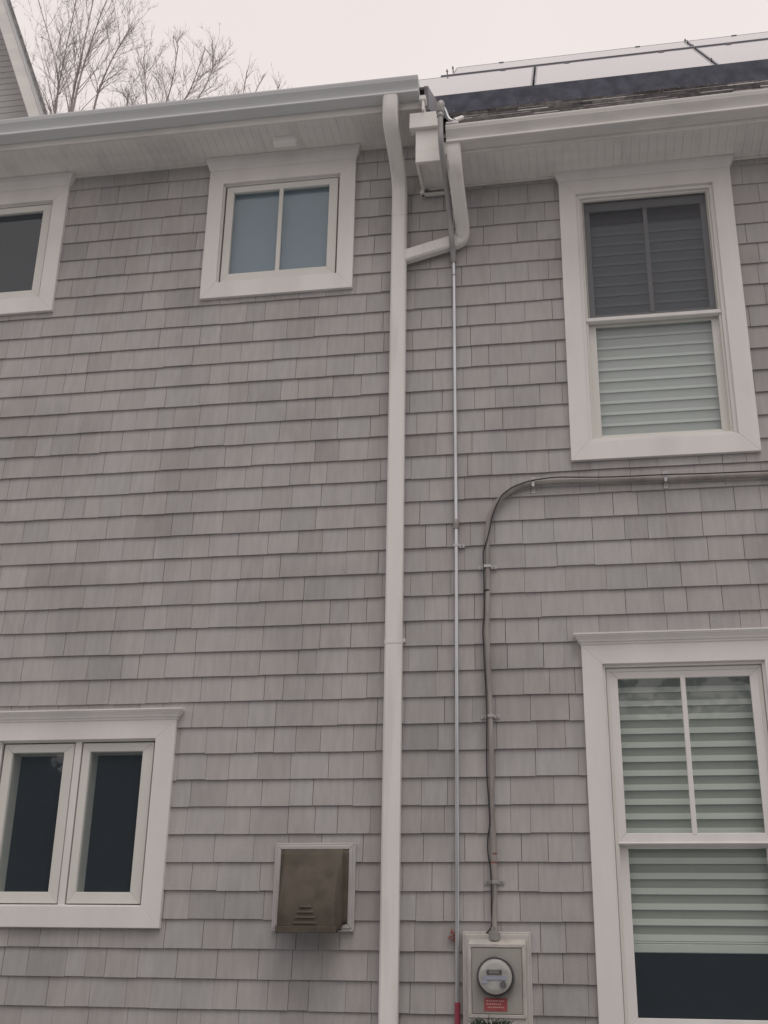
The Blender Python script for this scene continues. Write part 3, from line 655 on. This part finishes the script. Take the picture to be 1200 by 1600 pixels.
m_ = MB(); disc_y(m_, MX+.036, MZ-.034, [(.015,-.1635),(.015,-.168)], 16); m_.build('dial_button', 'face_dark', mt)
cu = bpy.data.curves.new('digits', 'FONT'); cu.body = '00000'; cu.size = .019; cu.extrude = .0004; cu.align_x = 'CENTER'
dq = bpy.data.objects.new('digits_text', cu); me_ = bpy.data.meshes.new_from_object(dq); bpy.data.objects.remove(dq); me_.materials.append(M['face']); dg = bpy.data.objects.new('digits', me_); C.objects.link(dg); dg.rotation_euler = (R_(90), 0, 0); dg.location = (MX-.005, -.167, MZ+.0135); dg.parent = mt
m_ = MB(); disc_y(m_, MX, MZ, [(.0785,-.148),(.078,-.185),(.073,-.198),(.062,-.204),(.001,-.206)]); m_.build('glass_dome', 'dome', mt, smooth=True)
m_ = MB(); m_.box(-.532,-.424,-.1245,-.1235,1.550,1.607); st_ = m_.build('red_sticker', 'red', mt)
m_ = MB()
for k, (a, b) in enumerate(((-.522,-.434),(-.520,-.452),(-.515,-.440))):
    x = a
    while x < b-.004:
        l = random.uniform(.004, .009); m_.box(x, min(x+l, b), -.1252, -.1247, 1.592-k*.014, 1.598-k*.014); x += l+.003
m_.build('print', 'redtext', st_)
shift(mt, mt.location); dg.location = Vector(dg.location) 
dg.location = Vector((MX-.005, -.167, MZ+.0135)) - Vector(mt.location)
# dry red leaf beside the conduit
m_ = MB()
for k in range(7):
    a = Vector((-.690+random.uniform(-.014,.012), -.022, 1.862+k*.0075)); r = random.uniform(.009, .016); q = len(m_.v); an = random.uniform(-.8, .8)
    m_.v += [(a.x-r*math.cos(an), a.y, a.z-r*math.sin(an)), (a.x, a.y-.008, a.z-.007), (a.x+r*math.cos(an), a.y-.003, a.z+r*math.sin(an)), (a.x, a.y+.002, a.z+.010)]; m_.face([q,q+1,q+2,q+3])
tag(m_.build('dry_leaf', 'redleaf'), 'small curled reddish leaf stuck beside the conduit left of the meter', 'leaf')
# ------------------------------------------------------------------ vent hood
vh = thing('vent_hood', 'brown plastic exhaust vent hood in a grey square surround', 'vent hood', (-1.39, 0, 1.9))
m_ = MB(); m_.ring(-1.600,-1.180,1.899,2.326,.032,-.030,-.0125); m_.ring(-1.586,-1.194,1.913,2.312,.02,-.036,-.0302)
m_.build('surround', 'ventframe', vh, .003)
m_ = MB()
n = 12; rings = []
for k in range(n+1):
    t = k/n; z = 2.292 - t*.404; d = .022 + .125*math.sin(min(1, t*1.25)*math.pi/2)**1.1 if t < .8 else .147; zw = 2.292 - t*.357
    hw0 = .176; hw = .150 if t < .1 else .150+.003*t
    cx = -1.390
    rings.append([(cx-hw0,-.030,zw),(cx-hw0,-.034,zw),(cx-hw-.006,-.040,zw),(cx-hw,-.03-d*.8,z),(cx-hw+.014,-.03-d,z),(cx+hw-.014,-.03-d,z),(cx+hw,-.03-d*.8,z),(cx+hw+.006,-.040,zw),(cx+hw0,-.034,zw),(cx+hw0,-.030,zw)])
m_.loft(rings, closed=False, caps=False)
b0 = len(m_.v); m_.v += rings[0]; m_.face(list(range(b0, b0+10)))
hd = m_.build('hood', 'hood', vh, smooth=True)
md = hd.modifiers.new('thick', 'SOLIDIFY'); md.thickness = .003
m_ = MB(); m_.box(-1.541,-1.239,-.1815,-.1775,1.885,1.915); m_.build('lip', 'hood', vh, .002)
for k in range(4):
    m_ = MB(); hw = .030+.010*k; z = 2.005-.025*k; y = -.1775; 
    m_.hexa([(-1.395-hw,y-.005,z-.003),(-1.395+hw,y-.005,z-.003),(-1.395+hw,y+.004,z-.004),(-1.395-hw,y+.004,z-.004),(-1.395-hw,y-.001,z+.008),(-1.395+hw,y-.001,z+.008),(-1.395+hw,y+.004,z+.008),(-1.395-hw,y+.004,z+.008)])
    m_.build('louvre', 'hood', vh, .001)
m_ = MB(); m_.box(-1.56,-1.216,-.0295,-.025,1.93,2.29); m_.box(-1.535,-1.245,-.165,-.031,1.905,1.91); m_.build('duct_shade', 'hooddark', vh)  # near-black sheets stand for the shade inside and under the hood
shift(vh, vh.location)
# ------------------------------------------------------------------ shrub under the meter
shb = thing('evergreen_shrub', 'dark evergreen shrub top poking up below the meter', 'shrub', (-.48, -.42, 0))
m_ = MB(); 
for k in range(9):
    a = random.uniform(0, 6.28); e = (-.48+.16*math.cos(a), -.42+.12*math.sin(a), random.uniform(.9, 1.35)); m_.tube([(-.48+.02*math.cos(a),-.42,0),(-.48+.08*math.cos(a),-.42+.05*math.sin(a),.6), e], [.014,.010,.004], 6)
m_.build('stem', 'bark', shb)
m_ = MB()
for k in range(9000):
    z = 1.50*random.random()**.35; rr = (.26 if z < 1.1 else .26*math.sqrt(max(0, (1.56-z)/.46)))*math.sqrt(random.random())*1.0; a = random.uniform(0, 6.28)
    c = Vector((-.475+rr*math.cos(a)*.85, -.42+rr*math.sin(a)*.9, z+random.gauss(0, .008))); d = Vector((math.cos(a)*.6+random.gauss(0,.4), math.sin(a)*.6+random.gauss(0,.4), .7+random.gauss(0,.3))).normalized()*random.uniform(.012, .024); s_ = d.orthogonal().normalized()*.0035; q = len(m_.v)
    m_.v += [tuple(c-s_), tuple(c+s_), tuple(c+d+s_*.4), tuple(c+d-s_*.4)]; m_.face([q,q+1,q+2,q+3])
m_.build('foliage', 'needle', shb)
shift(shb, shb.location)
# ------------------------------------------------------------------ bare trees behind the house
def tree(x, y, H, limbs, label, seed, dens=1.0, rt=.16, sc_=1.):
    rnd = random.Random(seed)
    t = thing('bare_tree', label, 'tree', (x, y, 0), 'bare trees behind the roof')
    tr = MB(); fk = H*.42
    tr.tube([(x,y,0),(x+.05,y,fk*.5),(x,y,fk)], [rt*1.25,rt,rt*.8], 10); tr.build('trunk', 'bark', t, smooth=True)
    cr_ = MB()
    def grow(p, d, L, r, lev):
        n = 4 if lev < 2 else 3; pts = [p]; dd = d.copy()
        for i in range(n):
            dd = (dd + Vector((rnd.gauss(0,.12), rnd.gauss(0,.12), .05+rnd.gauss(0,.07)))).normalized(); pts.append(pts[-1] + dd*L/n)
        cr_.tube(pts, [r*(1-.75*i/n) for i in range(n+1)], 4 if lev < 2 else 3)
        if lev >= 3: return
        m = {0: 8, 1: 5, 2: 4}[lev]*dens
        for i in range(int(m)):
            f = rnd.uniform(.15, .98); k = min(int(f*n), n-1); q = pts[k].lerp(pts[k+1], f*n-k)
            ax = (pts[k+1]-pts[k]).normalized(); s_ = ax.orthogonal().normalized(); s_ = Matrix.Rotation(rnd.uniform(0, 6.28), 3, ax) @ s_
            nd = (ax*math.cos(.65) + s_*math.sin(rnd.uniform(.45, .85)) + Vector((0,0,.3))).normalized()
            grow(q, nd, L*rnd.uniform(.34, .62)*(1.15-f*.45), max(r*(1-.75*f)*.5, .003), lev+1)
    for lm in limbs:
        pts = catmull([(x, y, fk-.3)] + [Vector(q) for q in lm], 4); n = len(pts)-1
        r0 = rt*.42
        cr_.tube(pts, [max(r0*(1-i/n)**.9*.75, .010) for i in range(n+1)], 6)
        for i in range(int(22*dens)):
            f = rnd.uniform(.35, .99); k = min(int(f*n), n-1); q = pts[k].lerp(pts[k+1], f*n-k); ax = (pts[k+1]-pts[k]).normalized()
            s_ = Matrix.Rotation(rnd.uniform(0, 6.28), 3, ax) @ ax.orthogonal().normalized()
            nd = (ax*.8 + s_*rnd.uniform(.45, .85) + Vector((0,0,.35))).normalized()
            grow(q, nd, sc_*rnd.uniform(.9, 1.9)*(1.3-f*.75), max(r0*(1-f)*.32, .006), 1)
    cr_.build('crown', 'bark', t); shift(t, t.location)
tree(-9.95, 12, 22.5, [[(-10.1,12,15),(-10.16,12,18.1),(-10.25,12,19.4),(-11.0,12,21.6)], [(-10.05,12.1,15),(-10.2,12.1,18.3),(-10.2,12.1,19.5),(-10.15,12.2,21.8)],
    [(-9.7,12,14.5),(-9.82,12,18.1),(-9.72,12,20.2),(-9.6,12,22.4)], [(-9.6,11.8,15),(-9.66,11.8,18.1),(-9.45,11.8,20.0),(-9.05,11.8,21.9)], [(-9.4,12.2,15),(-9.43,12.2,18.2),(-9.2,12.2,19.6),(-8.85,12.3,20.7)],
    [(-10.4,11.5,14.5),(-10.9,11.5,17.8),(-11.3,11.5,19.7),(-11.7,11.5,21.3)]], 'tallest bare tree, nearest the gable on the left', 11, 1.1, .15, .95)
tree(-7.85, 12.5, 18.6, [[(-8.2,12.5,15),(-8.35,12.5,18.2),(-8.5,12.5,19.3),(-8.6,12.5,20.0)], [(-8.0,12.5,15),(-8.05,12.5,18.0),(-7.9,12.5,19.2),(-7.85,12.5,20.2)],
    [(-7.8,12.5,15),(-7.75,12.5,18.0),(-7.45,12.5,19.1),(-7.25,12.5,20.0)], [(-7.6,12.3,15),(-7.5,12.3,17.8),(-7.1,12.3,18.8),(-6.9,12.3,19.5)], [(-8.4,12.7,15),(-8.75,12.7,17.8),(-8.9,12.7,18.7),(-8.95,12.7,19.3)]],
    'middle bare tree with upright twigs, above the long gutter', 5, 1.0, .12, .72)
tree(-6.7, 13, 17.5, [[(-6.75,13,16),(-6.8,13,18.3),(-6.7,13,19.2)], [(-6.9,13,16),(-7.1,13,18.0),(-7.15,13,19.0)], [(-6.6,13,16),(-6.5,13,18.0),(-6.35,13,18.7)]], 'sparse bare tree top beside the middle tree', 9, .8, .09, .55)
tree(-5.9, 12, 17.5, [[(-6.1,12,16),(-6.16,12,18.0),(-6.12,12,18.85)], [(-5.95,12,16),(-5.95,12,18.0),(-5.75,12,18.7)], [(-5.7,12,16),(-5.5,12,18.0),(-5.42,12,18.4)]], 'smallest bare tree top, right of the others, a few twigs', 3, .45, .08, .45)
